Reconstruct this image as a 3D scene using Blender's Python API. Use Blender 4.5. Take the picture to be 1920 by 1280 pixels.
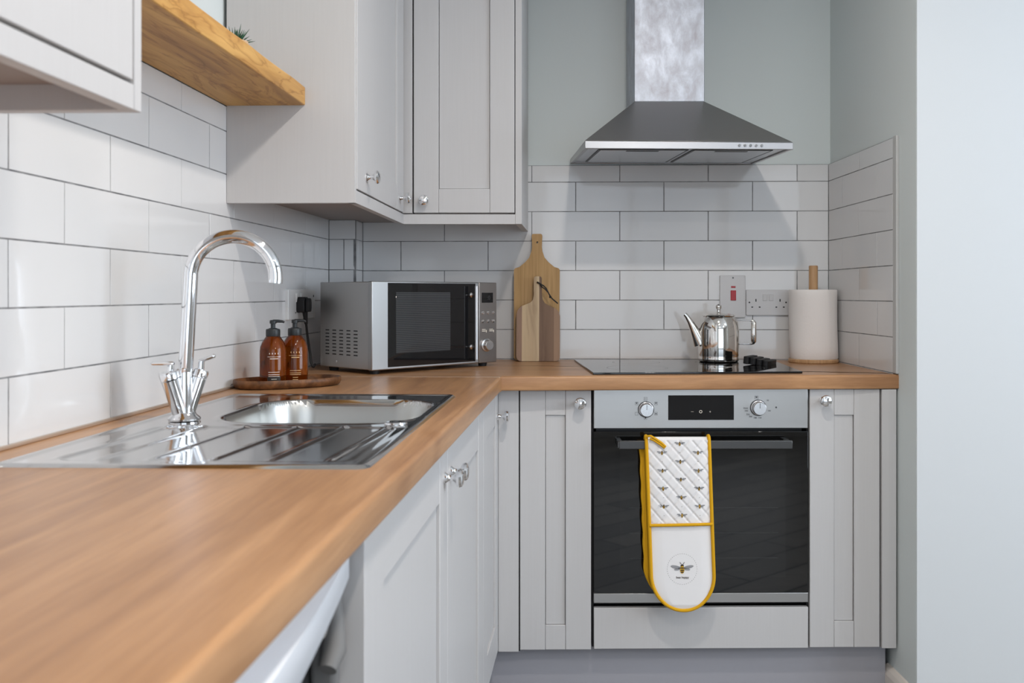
import bpy, bmesh, math, random
from mathutils import Vector, Matrix
random.seed(7)
PI = math.pi; R = math.radians
S = bpy.context.scene
for o in list(bpy.data.objects): bpy.data.objects.remove(o)
COL = S.collection

# ------------------------------------------------------------------ camera
F = 1790.0
cam_d = bpy.data.cameras.new('camera'); cam = bpy.data.objects.new('camera', cam_d); COL.objects.link(cam)
cam.location = (0, -3.26, 1.134)
cam.rotation_euler = (PI/2, 0, math.atan(57/1790))
cam_d.sensor_width = 36; cam_d.lens = F/1920*36
cam_d.shift_x = -70/1920; cam_d.shift_y = -89/1920
cam_d.clip_start = 0.02
cam_d.dof.use_dof = True; cam_d.dof.focus_distance = 2.75; cam_d.dof.aperture_fstop = 7.0
S.camera = cam
# ------------------------------------------------------------------ colour management
S.view_settings.view_transform = 'Standard'; S.view_settings.look = 'None'
S.view_settings.exposure = 0.0; S.view_settings.gamma = 1; S.view_settings.use_curve_mapping = False
# ------------------------------------------------------------------ world (daylight outside)
W = bpy.data.worlds.new('world'); S.world = W; W.use_nodes = True
bg = W.node_tree.nodes['Background']; bg.inputs[0].default_value = (0.72, 0.85, 1.0, 1); bg.inputs[1].default_value = 2.0
# ------------------------------------------------------------------ lights
def area(name, loc, rot, sx, sy, power, color):
    d = bpy.data.lights.new(name, 'AREA'); d.shape = 'RECTANGLE'; d.size = sx; d.size_y = sy
    d.energy = power; d.color = color
    o = bpy.data.objects.new(name, d); COL.objects.link(o); o.location = loc; o.rotation_euler = rot
    return o
area('window_daylight', (3.32, -2.25, 1.55), (0, R(90), 0), 1.5, 2.1, 74, (0.80, 0.89, 1.0))
area('patio_daylight', (0.9, -5.66, 1.35), (R(90), 0, 0), 2.6, 2.0, 10, (0.95, 0.97, 1.0))
LAMPS = [(0.22, -1.75, 13.5), (0.30, -2.85, 11), (1.9, -2.6, 6), (1.9, -4.0, 8), (0.3, -4.6, 8)]
for i, (x, y, p) in enumerate(LAMPS):
    d = bpy.data.lights.new('ceiling_lamp_light', 'AREA'); d.shape = 'DISK'; d.size = 0.09; d.energy = p; d.color = (1.0, 0.93, 0.86)
    o = bpy.data.objects.new('ceiling_lamp_light', d); COL.objects.link(o); o.location = (x, y, 2.385)

# ------------------------------------------------------------------ materials
MATS = {}
def mat(name, col=(.8,.8,.8), rough=.5, metal=0.0, spec=.5, trans=0.0, ior=1.45, coat=0.0, emit=None, estr=0):
    m = bpy.data.materials.new(name); m.use_nodes = True
    b = m.node_tree.nodes['Principled BSDF']
    b.inputs['Base Color'].default_value = (*col, 1); b.inputs['Roughness'].default_value = rough
    b.inputs['Metallic'].default_value = metal; b.inputs['Specular IOR Level'].default_value = spec
    b.inputs['Transmission Weight'].default_value = trans; b.inputs['IOR'].default_value = ior
    b.inputs['Coat Weight'].default_value = coat; b.inputs['Coat Roughness'].default_value = .03
    if emit: b.inputs['Emission Color'].default_value = (*emit, 1); b.inputs['Emission Strength'].default_value = estr
    MATS[name] = m; return m
def nt(m): return m.node_tree.nodes, m.node_tree.links, m.node_tree.nodes['Principled BSDF']
def coords(m, scale, kind='Object', rot=(0,0,0)):
    n, l, b = nt(m); tc = n.new('ShaderNodeTexCoord'); mp = n.new('ShaderNodeMapping')
    mp.inputs['Scale'].default_value = scale; mp.inputs['Rotation'].default_value = rot
    l.new(tc.outputs[kind], mp.inputs['Vector']); return mp
def noise(m, mp, scale, detail=3, rough=.5, dist=0.0):
    n, l, b = nt(m); t = n.new('ShaderNodeTexNoise'); t.inputs['Scale'].default_value = scale
    t.inputs['Detail'].default_value = detail; t.inputs['Roughness'].default_value = rough; t.inputs['Distortion'].default_value = dist
    l.new(mp.outputs[0], t.inputs['Vector']); return t
def ramp(m, src, stops):
    n, l, b = nt(m); r = n.new('ShaderNodeValToRGB'); e = r.color_ramp.elements
    while len(e) < len(stops): e.new(.5)
    for i, (p, c) in enumerate(stops): e[i].position = p; e[i].color = (*c, 1)
    l.new(src, r.inputs[0]); return r
def bump(m, src, strength, dist=.001):
    n, l, b = nt(m); bp = n.new('ShaderNodeBump'); bp.inputs['Strength'].default_value = strength; bp.inputs['Distance'].default_value = dist
    l.new(src, bp.inputs['Height']); l.new(bp.outputs[0], b.inputs['Normal']); return bp
def mixc(m, fac, c1, c2, mode='MIX'):
    n, l, b = nt(m); x = n.new('ShaderNodeMix'); x.data_type = 'RGBA'; x.blend_type = mode
    for s, v in ((x.inputs[0], fac), (x.inputs[6], c1), (x.inputs[7], c2)):
        if hasattr(v, 'is_linked') or hasattr(v, 'links'): l.new(v, s)
        elif isinstance(v, (int, float)): s.default_value = v
        else: s.default_value = (*v, 1)
    return x.outputs[2]
def wood(name, scale, cols, rough=.4, fine=1.0, bumpy=.15, knots=False, spec=.4):
    """scale: small along the grain, large across it"""
    m = mat(name, cols[1], rough, spec=spec); n, l, b = nt(m); mp = coords(m, scale)
    a = noise(m, mp, 3.0, 4, .55, .6); r = ramp(m, a.outputs[0], [(.28, cols[0]), (.5, cols[1]), (.72, cols[2])])
    f = noise(m, mp, 22*fine, 3, .6, .2); r2 = ramp(m, f.outputs[0], [(.35, (.84,.82,.80)), (.6, (1,1,1))])
    c = mixc(m, .6, r.outputs[0], r2.outputs[0], 'MULTIPLY')
    if knots:
        mk = coords(m, knots); v = n.new('ShaderNodeTexNoise'); v.inputs['Scale'].default_value = 1.0; v.inputs['Detail'].default_value = 2; v.inputs['Distortion'].default_value = 1.2
        l.new(mk.outputs[0], v.inputs['Vector']); rk = ramp(m, v.outputs[0], [(.58, (1,1,1)), (.66, (.78,.70,.60)), (.74, (.58,.45,.32))])
        c = mixc(m, .7, c, rk.outputs[0], 'MULTIPLY')
    l.new(c, b.inputs['Base Color']); bump(m, f.outputs[0], bumpy, .0006); return m

M = MATS
def build_mats():
    # walls
    for nm, c in (('wall_paint', (.67,.72,.715)), ('white_paint', (.63,.65,.66)), ('ceiling_paint', (.82,.82,.81)), ('room_paint', (.40,.39,.37))):
        m = mat(nm, c, .62, spec=.3); mp = coords(m, (1,1,1)); t = noise(m, mp, 260, 2); bump(m, t.outputs[0], .12, .0004)
    m = mat('tile_white', (.70,.70,.70), .07, spec=.55); mp = coords(m, (1,1,1)); t = noise(m, mp, 7, 2); bump(m, t.outputs[0], .35, .0015)
    t2 = noise(m, mp, 3, 1); r = ramp(m, t2.outputs[0], [(.3,(.68,.685,.69)),(.7,(.72,.715,.71))]); nt(m)[1].new(r.outputs[0], nt(m)[2].inputs['Base Color'])
    m = mat('grout', (.20,.20,.205), .9); mp = coords(m, (1,1,1)); t = noise(m, mp, 30, 3); r = ramp(m, t.outputs[0], [(.3,(.13,.13,.135)),(.7,(.32,.32,.32))]); nt(m)[1].new(r.outputs[0], nt(m)[2].inputs['Base Color'])
    # floor: dark grey planks
    m = mat('floor_planks', (.06,.055,.05), .35); n, l, b = nt(m); mp = coords(m, (1,1,1), rot=(0,0,R(38)))
    bt = n.new('ShaderNodeTexBrick'); bt.inputs['Scale'].default_value = 1; bt.inputs['Brick Width'].default_value = 1.1; bt.inputs['Row Height'].default_value = .17
    bt.inputs['Mortar Size'].default_value = .006; bt.inputs['Color1'].default_value = (.30,.28,.255,1); bt.inputs['Color2'].default_value = (.15,.14,.13,1); bt.inputs['Mortar'].default_value = (.012,.012,.012,1)
    l.new(mp.outputs[0], bt.inputs['Vector']); mp2 = coords(m, (2,14,2), rot=(0,0,R(38))); t = noise(m, mp2, 5, 4); r = ramp(m, t.outputs[0], [(.3,(.7,.7,.7)),(.7,(1.25,1.2,1.15))])
    l.new(mixc(m, .8, bt.outputs[0], r.outputs[0], 'MULTIPLY'), b.inputs['Base Color'])
    # cabinets: light warm grey with faint embossed grain
    for nm, sc in (('cabinet_grey', (60,60,1.5)), ):
        m = mat(nm, (.545,.525,.515), .42, spec=.4); mp = coords(m, sc); t = noise(m, mp, 4, 3); bump(m, t.outputs[0], .05, .0003)
        r = ramp(m, t.outputs[0], [(.3,(.542,.530,.525)),(.7,(.556,.544,.539))]); nt(m)[1].new(r.outputs[0], nt(m)[2].inputs['Base Color'])
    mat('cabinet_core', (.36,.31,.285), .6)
    mat('plinth_grey', (.36,.355,.385), .5)
    mat('gap_shade', (.012,.012,.013), .8)  # near-black colour that stands for the shade inside cabinet gaps
    oak = ((.33,.168,.080), (.425,.225,.106), (.54,.300,.148))
    wood('oak_along_y', (9, .55, 9), oak, .33, knots=(2.2,1.0,3))
    wood('oak_along_x', (.55, 9, 9), oak, .33, knots=(1.0,2.2,3))
    mat('joint_metal', (.62,.50,.40), .35, .6)
    wood('shelf_wood', (7, .6, 7), ((.30,.14,.045), (.56,.30,.09), (.70,.41,.135)), .5, .6, .3, knots=(9,2.6,9))
    m = M['shelf_wood']; n, l, b = nt(m); mp = coords(m, (11,1.7,11)); t = noise(m, mp, 1.1, 4, .55, 1.6)
    rk = ramp(m, t.outputs[0], [(.47,(1,1,1)),(.488,(.62,.50,.38)),(.493,(.30,.19,.11)),(.500,(.72,.62,.50)),(.53,(1,1,1))])
    src = b.inputs['Base Color'].links[0].from_socket; l.new(mixc(m, .5, src, rk.outputs[0], 'MULTIPLY'), b.inputs['Base Color'])
    wood('bamboo', (26, 26, .8), ((.34,.19,.065), (.45,.27,.105), (.53,.33,.14)), .45, .5)
    wood('tray_wood', (14,14,9), ((.05,.02,.008), (.13,.055,.02), (.24,.105,.04)), .45)
    wood('beech', (30,30,1.5), ((.42,.24,.12), (.50,.30,.15), (.58,.36,.19)), .45)
    # acacia: stripes across local x
    m = mat('acacia', (.4,.3,.2), .5); n, l, b = nt(m); tc = n.new('ShaderNodeTexCoord'); sp = n.new('ShaderNodeSeparateXYZ'); l.new(tc.outputs['Object'], sp.inputs[0])
    mp = coords(m, (22,22,2.2)); t = noise(m, mp, 1.6, 4, .6, 1.0)
    ma = n.new('ShaderNodeMath'); ma.operation = 'MULTIPLY_ADD'; ma.inputs[1].default_value = 6.9; ma.inputs[2].default_value = .5; l.new(sp.outputs[0], ma.inputs[0])
    r = ramp(m, ma.outputs[0], [(0,(.27,.165,.11)), (.125,(.28,.17,.115)), (.13,(.55,.41,.25)), (.385,(.46,.33,.20)), (.52,(.60,.46,.29)), (.525,(.17,.098,.058)), (.86,(.19,.11,.066)), (.865,(.30,.185,.115))])
    r.color_ramp.interpolation = 'LINEAR'
    r2 = ramp(m, t.outputs[0], [(.30,(.55,.48,.42)), (.52,(1,1,1)), (.8,(1.12,1.1,1.06))]); l.new(mixc(m, .75, r.outputs[0], r2.outputs[0], 'MULTIPLY'), b.inputs['Base Color'])
    # metals
    mat('chrome', (.86,.86,.87), .06, 1.0)
    m = mat('polished_steel', (.80,.78,.75), .07, 1.0); mp = coords(m, (1,1,1)); t = noise(m, mp, 9, 2); bump(m, t.outputs[0], .15, .002)
    m = mat('sink_steel', (.60,.59,.58), .09, 1.0); mp = coords(m, (3,60,3)); t = noise(m, mp, 6, 2); bump(m, t.outputs[0], .05, .0003)
    mat('bowl_steel', (.52,.52,.50), .30, 1.0)
    m = mat('brushed_steel', (.50,.495,.485), .36, 1.0); mp = coords(m, (2,2,220)); t = noise(m, mp, 3, 2); bump(m, t.outputs[0], .08, .0002)
    r = ramp(m, t.outputs[0], [(.3,(.33,.33,.33)),(.7,(.42,.42,.42))]); nt(m)[1].new(r.outputs[0], nt(m)[2].inputs['Roughness'])
    m = mat('hood_steel', (.46,.45,.44), .34, 1.0); mp = coords(m, (2,2,160)); t = noise(m, mp, 3, 2); bump(m, t.outputs[0], .06, .0002)
    m = mat('chimney_steel', (.62,.62,.65), .45, .8); mp = coords(m, (1,1,.6)); t = noise(m, mp, 20, 7, .7, .3)
    r = ramp(m, t.outputs[0], [(.3,(.37,.355,.38)),(.5,(.415,.435,.48)),(.7,(.49,.53,.60))]); nt(m)[1].new(r.outputs[0], nt(m)[2].inputs['Base Color'])  # mottled smears, with the window's blue reflection tinted into the colour
    r = ramp(m, t.outputs[0], [(.3,(.56,.56,.56)),(.7,(.42,.42,.42))]); nt(m)[1].new(r.outputs[0], nt(m)[2].inputs['Roughness'])
    mat('lip_steel', (.44,.435,.44), .30, 1.0)
    mat('microwave_side', (.44,.435,.425), .34, .85)
    mat('filter_steel', (.62,.64,.66), .3, .9)
    mat('dark_steel', (.10,.10,.10), .32, .8)
    mat('panel_steel', (.30,.275,.26), .30, .9); mat('door_steel', (.40,.40,.395), .38, 1.0)
    # glass and plastics
    mat('black_glass', (.008,.008,.009), .03, spec=.6)
    mat('oven_glass', (.004,.004,.004), .03, spec=.8)
    mat('oven_window', (.008,.008,.0078), .03, spec=.8)
    m = mat('microwave_screen', (.035,.037,.04), .06, spec=.7); mp = coords(m, (1,1,1)); n, l, b = nt(m); wv = n.new('ShaderNodeTexWave'); wv.bands_direction = 'Z'; wv.inputs['Scale'].default_value = 60; l.new(mp.outputs[0], wv.inputs['Vector']); l.new(ramp(m, wv.outputs[0], [(.2,(.025,.027,.03)),(.8,(.055,.058,.062))]).outputs[0], b.inputs['Base Color'])
    mat('clear_glass', (1,1,1), .0, trans=1.0, ior=1.45)
    mat('amber', (.36,.085,.005), .04, trans=.88, ior=1.36, spec=.6)
    mat('black_plastic', (.015,.015,.016), .35)
    mat('rubber_black', (.008,.008,.009), .55)
    mat('charcoal', (.018,.021,.023), .4)
    mat('white_plastic', (.76,.76,.75), .28)
    mat('socket_white', (.60,.60,.61), .3)
    mat('appliance_white', (.80,.82,.86), .25)
    mat('gasket_grey', (.17,.165,.16), .6)
    mat('red_plastic', (.40,.006,.012), .3)
    mat('print_dark', (.06,.06,.065), .6)
    mat('print_gold', (.72,.48,.22), .5)
    mat('print_pale', (.75,.68,.58), .5)
    mat('label_black', (.02,.014,.01), .5)
    m = mat('paper', (.84,.80,.77), .95, spec=.1); mp = coords(m, (1,1,1)); n, l, b = nt(m); v = n.new('ShaderNodeTexVoronoi'); v.inputs['Scale'].default_value = 150; l.new(mp.outputs[0], v.inputs['Vector']); bump(m, v.outputs[0], .35, .001)
    m = mat('cotton_white', (.82,.80,.79), .95, spec=.1); mp = coords(m, (1,1,1)); t = noise(m, mp, 700, 2); bump(m, t.outputs[0], .2, .0004)
    mat('cotton_yellow', (.68,.36,.018), .9, spec=.1)
    mat('bee_dark', (.05,.035,.025), .9); mat('bee_wing', (.30,.30,.31), .9); mat('bee_gold', (.62,.36,.03), .9)
    mat('leaf_green', (.02,.085,.04), .5); mat('pot_clay', (.62,.45,.30), .7)
    mat('lamp_glow', (1,1,1), .5, emit=(1,.93,.85), estr=6)
    mat('trim_white', (.50,.50,.49), .35)
    mat('skirting', (.74,.68,.62), .35)
    mat('blind', (.62,.66,.70), .6)
build_mats()

# ------------------------------------------------------------------ mesh helpers
class MB:
    def __init__(s): s.v = []; s.f = []; s.m = []
    def add(s, vs, fs, mi=0):
        k = len(s.v); s.v += [tuple(p) for p in vs]; s.f += [tuple(i+k for i in f) for f in fs]; s.m += [mi]*len(fs); return s
    def box(s, x0, x1, y0, y1, z0, z1, mi=0):
        return s.hexa([(x0,y0,z0),(x1,y0,z0),(x1,y1,z0),(x0,y1,z0),(x0,y0,z1),(x1,y0,z1),(x1,y1,z1),(x0,y1,z1)], mi)
    def hexa(s, p, mi=0): return s.add(p, [(3,2,1,0),(4,5,6,7),(0,1,5,4),(1,2,6,5),(2,3,7,6),(3,0,4,7)], mi)
    def prism(s, poly, z0, z1, mi=0, axis='z'):
        n = len(poly)
        def P(a, b, c): return {'z': (a,b,c), 'y': (a,c,b), 'x': (c,a,b)}[axis]
        vs = [P(a,b,z0) for a,b in poly] + [P(a,b,z1) for a,b in poly]
        return s.add(vs, [tuple(range(n-1,-1,-1)), tuple(range(n,2*n))] + [(i,(i+1)%n,n+(i+1)%n,n+i) for i in range(n)], mi)
    def lathe(s, prof, n=32, c=(0,0,0), axis='z', mi=0, sx=1, sy=1):
        vs = []; fs = []
        for (r, h) in prof:
            for i in range(n):
                a = 2*PI*i/n; x, y = r*math.cos(a)*sx, r*math.sin(a)*sy
                p = {'z': (x,y,h), 'y': (x,-h,y), 'x': (h,x,y)}[axis]
                vs.append((c[0]+p[0], c[1]+p[1], c[2]+p[2]))
        m = len(prof)
        for j in range(m-1):
            for i in range(n): fs.append((j*n+i, j*n+(i+1)%n, (j+1)*n+(i+1)%n, (j+1)*n+i))
        fs.append(tuple(range(n-1,-1,-1))); fs.append(tuple((m-1)*n+i for i in range(n)))
        return s.add(vs, fs, mi)
    def tube(s, pts, r, n=12, mi=0, flat=1.0, up=None):
        pts = [Vector(p) for p in pts]; m = len(pts); rs = r if isinstance(r, (list,tuple)) else [r]*m
        vs = []; fs = []; prev = None
        for i, p in enumerate(pts):
            t = (pts[min(i+1,m-1)] - pts[max(i-1,0)]).normalized()
            if prev is None:
                a = Vector(up) if up else (Vector((0,0,1)) if abs(t.z) < .9 else Vector((1,0,0)))
                u = (a - t*a.dot(t)).normalized()
            else: u = (prev - t*prev.dot(t)).normalized()
            prev = u; w = t.cross(u)
            for k in range(n):
                a = 2*PI*k/n; vs.append(p + u*math.cos(a)*rs[i]*flat + w*math.sin(a)*rs[i])
        for i in range(m-1):
            for k in range(n): fs.append((i*n+k, i*n+(k+1)%n, (i+1)*n+(k+1)%n, (i+1)*n+k))
        fs.append(tuple(range(n-1,-1,-1))); fs.append(tuple((m-1)*n+k for k in range(n)))
        return s.add(vs, fs, mi)
    def grid(s, fn, nu, nv, mi=0):
        vs = [fn(i/nu, j/nv) for j in range(nv+1) for i in range(nu+1)]
        return s.add(vs, [(j*(nu+1)+i, j*(nu+1)+i+1, (j+1)*(nu+1)+i+1, (j+1)*(nu+1)+i) for j in range(nv) for i in range(nu)], mi)
    def build(s, name, mats, parent=None, loc=(0,0,0), rot=(0,0,0), bevel=0, seg=2, smooth=35, recalc=True):
        me = bpy.data.meshes.new(name); me.from_pydata(s.v, [], s.f)
        if not isinstance(mats, (list,tuple)): mats = [mats]
        for m in mats: me.materials.append(M[m] if isinstance(m, str) else m)
        me.polygons.foreach_set('material_index', s.m)
        if recalc:
            b = bmesh.new(); b.from_mesh(me); bmesh.ops.recalc_face_normals(b, faces=b.faces); b.to_mesh(me); b.free()
        if smooth:
            me.polygons.foreach_set('use_smooth', [True]*len(me.polygons)); me.set_sharp_from_angle(angle=R(smooth))
        me.update()
        o = bpy.data.objects.new(name, me); COL.objects.link(o); o.location = loc; o.rotation_euler = rot
        if parent: o.parent = parent
        if bevel:
            md = o.modifiers.new('bevel', 'BEVEL'); md.width = bevel; md.segments = seg; md.limit_method = 'ANGLE'; md.angle_limit = R(40); md.harden_normals = False
        return o
def tag(o, label, cat, group=None):
    o['label'] = label; o['category'] = cat
    if group: o['group'] = group
    return o
def thing(name, label, cat, loc=(0,0,0), rotz=0, group=None):
    o = bpy.data.objects.new(name, None); o.empty_display_size = .05; COL.objects.link(o)
    o.location = loc; o.rotation_euler = (0,0,rotz); return tag(o, label, cat, group)
def struct(o): o['kind'] = 'structure'; return o
def rrect(cx, cy, w, h, r, n=6):
    p = []
    for sx, sy, a0 in ((1,1,0), (-1,1,90), (-1,-1,180), (1,-1,270)):
        for i in range(n+1):
            a = R(a0 + 90*i/n); p.append((cx+sx*(w/2-r)+r*math.cos(a), cy+sy*(h/2-r)+r*math.sin(a)))
    return p
def text(parent, body, size, loc, rot, m, name='lettering', ext=.0002, align='CENTER'):
    c = bpy.data.curves.new('t', 'FONT'); c.body = body; c.size = size; c.extrude = ext; c.align_x = align; c.align_y = 'CENTER'
    o = bpy.data.objects.new('t', c); COL.objects.link(o)
    me = bpy.data.meshes.new_from_object(o); bpy.data.objects.remove(o)
    t = bpy.data.objects.new(name, me); COL.objects.link(t); me.materials.clear(); me.materials.append(M[m])
    t.parent = parent; t.location = loc; t.rotation_euler = rot; return t

# ------------------------------------------------------------------ room shell
XL = -.838                    # plaster of the left wall; tile faces sit 8 mm in front
def wall_mesh(name, boxes, m, **k):
    b = MB()
    for q in boxes: b.box(*q)
    return struct(b.build(name, m, smooth=0, **k))
H = 2.4
wl = wall_mesh('wall_left', [(XL-.12, XL, -5.6, .12, 0, H)], 'wall_paint')
wb = wall_mesh('wall_back', [(XL, .86, .008, .12, 0, H)], 'wall_paint')
floor = wall_mesh('floor', [(XL-.12, 3.4, -5.7, .12, -.05, 0)], 'floor_planks')
ceil = wall_mesh('ceiling', [(XL-.12, 3.4, -5.7, .12, H, H+.05)], 'ceiling_paint')
# return wall on the right, slightly out of square
A0 = Vector((.8498, .0005)); ang = math.atan2(-.557, .0367)     # direction towards the room
RD = Vector((math.cos(ang), math.sin(ang))); RN = Vector((-RD.y, RD.x))   # RN points away from the kitchen (+x)
def rw(d, off, z): p = A0 + RD*d + RN*off; return (p.x, p.y, z)
LN = .69
b = MB(); b.hexa([rw(LN,0,0), rw(LN,.14,0), rw(-.02,.14,0), rw(-.02,0,0), rw(LN,0,H), rw(LN,.14,H), rw(-.02,.14,H), rw(-.02,0,H)])
wr = struct(b.build('wall_right', 'wall_paint', smooth=0))
e = rw(LN, 0, 0)
wall_mesh('wall_partition', [(e[0]+.001, 3.4, e[1]-.004, e[1]+.12, 0, H)], 'white_paint')
# far side of the room with its window
wall_mesh('wall_far_right', [(3.2, 3.3, -5.6, -3.3, 0, H), (3.2, 3.3, -1.2, e[1], 0, H), (3.2, 3.3, -3.3, -1.2, 0, .8), (3.2, 3.3, -3.3, -1.2, 2.3, H)], 'room_paint')
wall_mesh('wall_rear', [(XL, -.4, -5.6, -5.5, 0, H), (2.2, 3.2, -5.6, -5.5, 0, H), (-.4, 2.2, -5.6, -5.5, 2.3, H), (-.4, 2.2, -5.6, -5.5, 0, .35)], 'room_paint')
b = MB()
for y in (-3.3, -2.6, -1.9, -1.26): b.box(3.2, 3.26, y, y+.06, .8, 2.3)
b.box(3.2, 3.26, -3.3, -1.2, .8, .86); b.box(3.2, 3.26, -3.3, -1.2, 2.24, 2.3)
wi = struct(b.build('window_1', 'white_paint', smooth=0))
b = MB()
for k in range(12): b.box(3.17, 3.185, -3.28, -2.0, 1.75+.045*k, 1.76+.045*k)
b.build('blind', 'blind', wi, smooth=0)
b = MB()
for x in (-.4, .45, 1.3, 2.14): b.box(x, x+.06, -5.58, -5.52, .35, 2.3)
b.box(-.4, 2.2, -5.58, -5.52, .35, .41); b.box(-.4, 2.2, -5.58, -5.52, 2.24, 2.3)
struct(b.build('window_2', 'white_paint', smooth=0))

# ------------------------------------------------------------------ wall tiles (real tiles over a grout bed)
def tiles(name, org, du, dn, u0, u1, z0, z1, joint_odd, parent, pitch=.3, hide=()):
    """du along the wall, dn towards the room; org at tile face"""
    org, du, dn = Vector(org), Vector(du), Vector(dn); b = MB()
    P = lambda u, n, z: tuple(org + du*u + dn*n + Vector((0,0,z)))
    b.hexa([P(u0,-.0007,z0),P(u1,-.0007,z0),P(u1,-.0075,z0),P(u0,-.0075,z0),P(u0,-.0007,z1),P(u1,-.0007,z1),P(u1,-.0075,z1),P(u0,-.0075,z1)], 1)
    g = .0012; c = .0004
    for k in range(-9, 20):
        a, t = 1.0128+.1006*k, 1.0128+.1006*(k+1)
        a, t = max(a, z0), min(t, z1)
        if t-a < .006: continue
        j = joint_odd + (0 if k % 2 else pitch/2); j -= math.ceil((j-u0)/pitch)*pitch
        while j < u1:
            l, r = max(j, u0), min(j+pitch, u1); j += pitch
            if r-l < .006: continue
            l += g*1.15; r -= g*1.15; a2, t2 = a+g, t-g
            d = [random.uniform(-.0003,.0003) for _ in range(4)]
            b.add([P(l,-.003,a2),P(r,-.003,a2),P(r,-.003,t2),P(l,-.003,t2),
                   P(l,-.0006,a2),P(r,-.0006,a2),P(r,-.0006,t2),P(l,-.0006,t2),
                   P(l+c,d[0],a2+c),P(r-c,d[1],a2+c),P(r-c,d[1]+d[2],t2-c),P(l+c,d[0]+d[2],t2-c)],
                  [(0,1,5,4),(1,2,6,5),(2,3,7,6),(3,0,4,7),(4,5,9,8),(5,6,10,9),(6,7,11,10),(7,4,8,11),(8,9,10,11)], 0)
    o = b.build(name, ['tile_white', 'grout'], parent, smooth=0)
    return o
ZT = 1.573
tiles('wall_tiles', (0,0,0), (1,0,0), (0,-1,0), -.7459, .8418, .88, ZT, .1363, wb)
tiles('wall_tiles', (-.83,0,0), (0,1,0), (1,0,0), -4.2, -.1255, .88, 1.5752, -1.8978, wl, pitch=.3017)
ch = struct(MB().box(XL, -.7505, -.1175, .01, 0, H).build('wall_chase', 'wall_paint', smooth=0))
tiles('wall_tiles', (-.83,-.1255,0), (1,0,0), (0,-1,0), 0, .0898, .88, 1.379, .2, ch)
tiles('wall_tiles', (-.7402,-.1255,0), (-.0057/.1255,1,0), (1,0,0), 0, .1255, .88, 1.379, .2, ch)
pr = A0 - RN*.008
tiles('wall_tiles', (pr.x, pr.y, 0), (RD.x, RD.y, 0), (-RN.x, -RN.y, 0), 0, .553, .88, ZT, .285, wr)
b = MB(); q = lambda d, off, z: rw(d, -off, z)
b.hexa([q(.553,0,.912), q(.578,0,.912), q(.578,.009,.912), q(.553,.009,.912), q(.553,0,ZT+.003), q(.578,0,ZT+.003), q(.578,.009,ZT+.003), q(.553,.009,ZT+.003)])
struct(b.build('trim_1', 'trim_white', smooth=0, bevel=.002))
# skirting along the return wall
b = MB(); prof = [(0,0),(.018,0),(.018,.058),(.013,.070),(.006,.078),(0,.080)]
vs = [q(d, o_, z) for d in (.50, LN) for (o_, z) in prof]; n6 = len(prof)
b.add(vs, [tuple(range(n6)), tuple(range(2*n6-1, n6-1, -1))]+[(i,(i+1)%n6,n6+(i+1)%n6,n6+i) for i in range(n6)])
struct(b.build('baseboard_right', 'skirting', smooth=0))

# ------------------------------------------------------------------ doors and knobs
def knob(parent, x, z, y=0, label='round chrome knob'):
    b = MB(); b.lathe([(.0,0),(.0105,0),(.0105,.002),(.008,.004),(.0052,.008),(.0050,.014),(.0075,.018),(.0150,.0225),(.0165,.027),(.0150,.031),(.0105,.0335),(.0,.0345)], 28, (0,0,0), 'y')
    o = b.build('knob', 'chrome', parent, (x, y, z)); o['label'] = label; return o
def door(parent, loc, rotz, w, h, stile=.085, rail=.085, stile_r=None, name='door', m='cabinet_grey'):
    """shaker door; local origin = lower left of the FRONT face, front looks to -y"""
    sr = stile_r or stile; b = MB(); t = .020; rc = .006; g = .0005; sl = .0013
    b.box(0, stile, 0, t, 0, h); b.box(w-sr, w, 0, t, 0, h)
    b.box(stile+g, w-sr-g, .0006, t, 0, rail); b.box(stile+g, w-sr-g, .0006, t, h-rail, h)
    b.box(stile+sl, w-sr-sl, rc, t-.004, rail+sl*.5, h-rail-sl*.5); b.box(stile-.002, w-sr+.002, t-.0045, t-.0015, rail-.002, h-rail+.002)
    return b.build(name, m, parent, loc, (0,0,rotz), bevel=.0012, seg=2)

# ------------------------------------------------------------------ base run under the hob (frame turned 2.6 degrees)
AB = R(2.6); OB = (.337, -.59, 0)
ZD0, ZD1 = .146, .8695
def carcass(parent, u0, u1, z0=.15, z1=.868, d=.555, v0=.022):
    b = MB(); t = .018
    b.box(u0, u0+t, v0, d, z0, z1); b.box(u1-t, u1, v0, d, z0, z1); b.box(u0+t, u1-t, v0, d, z0, z0+t); b.box(u0+t, u1-t, d-.008, d, z0+t, z1); b.box(u0+t, u1-t, v0+.001, v0+.02, z0+t, z1)
    return b.build('carcass', 'gap_shade' if False else 'cabinet_grey', parent, bevel=.0008, seg=1)
dk = thing('base_cabinet', 'narrow light grey base cabinet between the corner and the oven', 'cabinet', OB, AB)
carcass(dk, -.503, -.3065); d = door(dk, (-.5032, 0, ZD0), 0, .1975, ZD1-ZD0-.004, .070, .068, .071); knob(d, .166, .686)
MB().box(-.5065, -.5033, .004, .03, ZD0-.004, ZD1).build('gap_shade_strip', 'gap_shade', dk, smooth=0)  # black strip painted in as shade between door and corner post
dk2 = thing('base_cabinet', 'narrow light grey base cabinet right of the oven, against the right wall', 'cabinet', OB, AB)
carcass(dk2, .3045, .515); d = door(dk2, (.3045, 0, ZD0+.003), 0, .196, ZD1-ZD0-.004, .068, .072, .072); knob(d, .038, .689)
MB().box(.5045, .545, -.006, .014, .1475, .8685).build('filler_panel', 'cabinet_grey', dk2, bevel=.001)
MB().box(.5006, .5046, .008, .03, .1475, .8685).build('gap_shade_strip', 'gap_shade', dk2, smooth=0)
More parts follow.
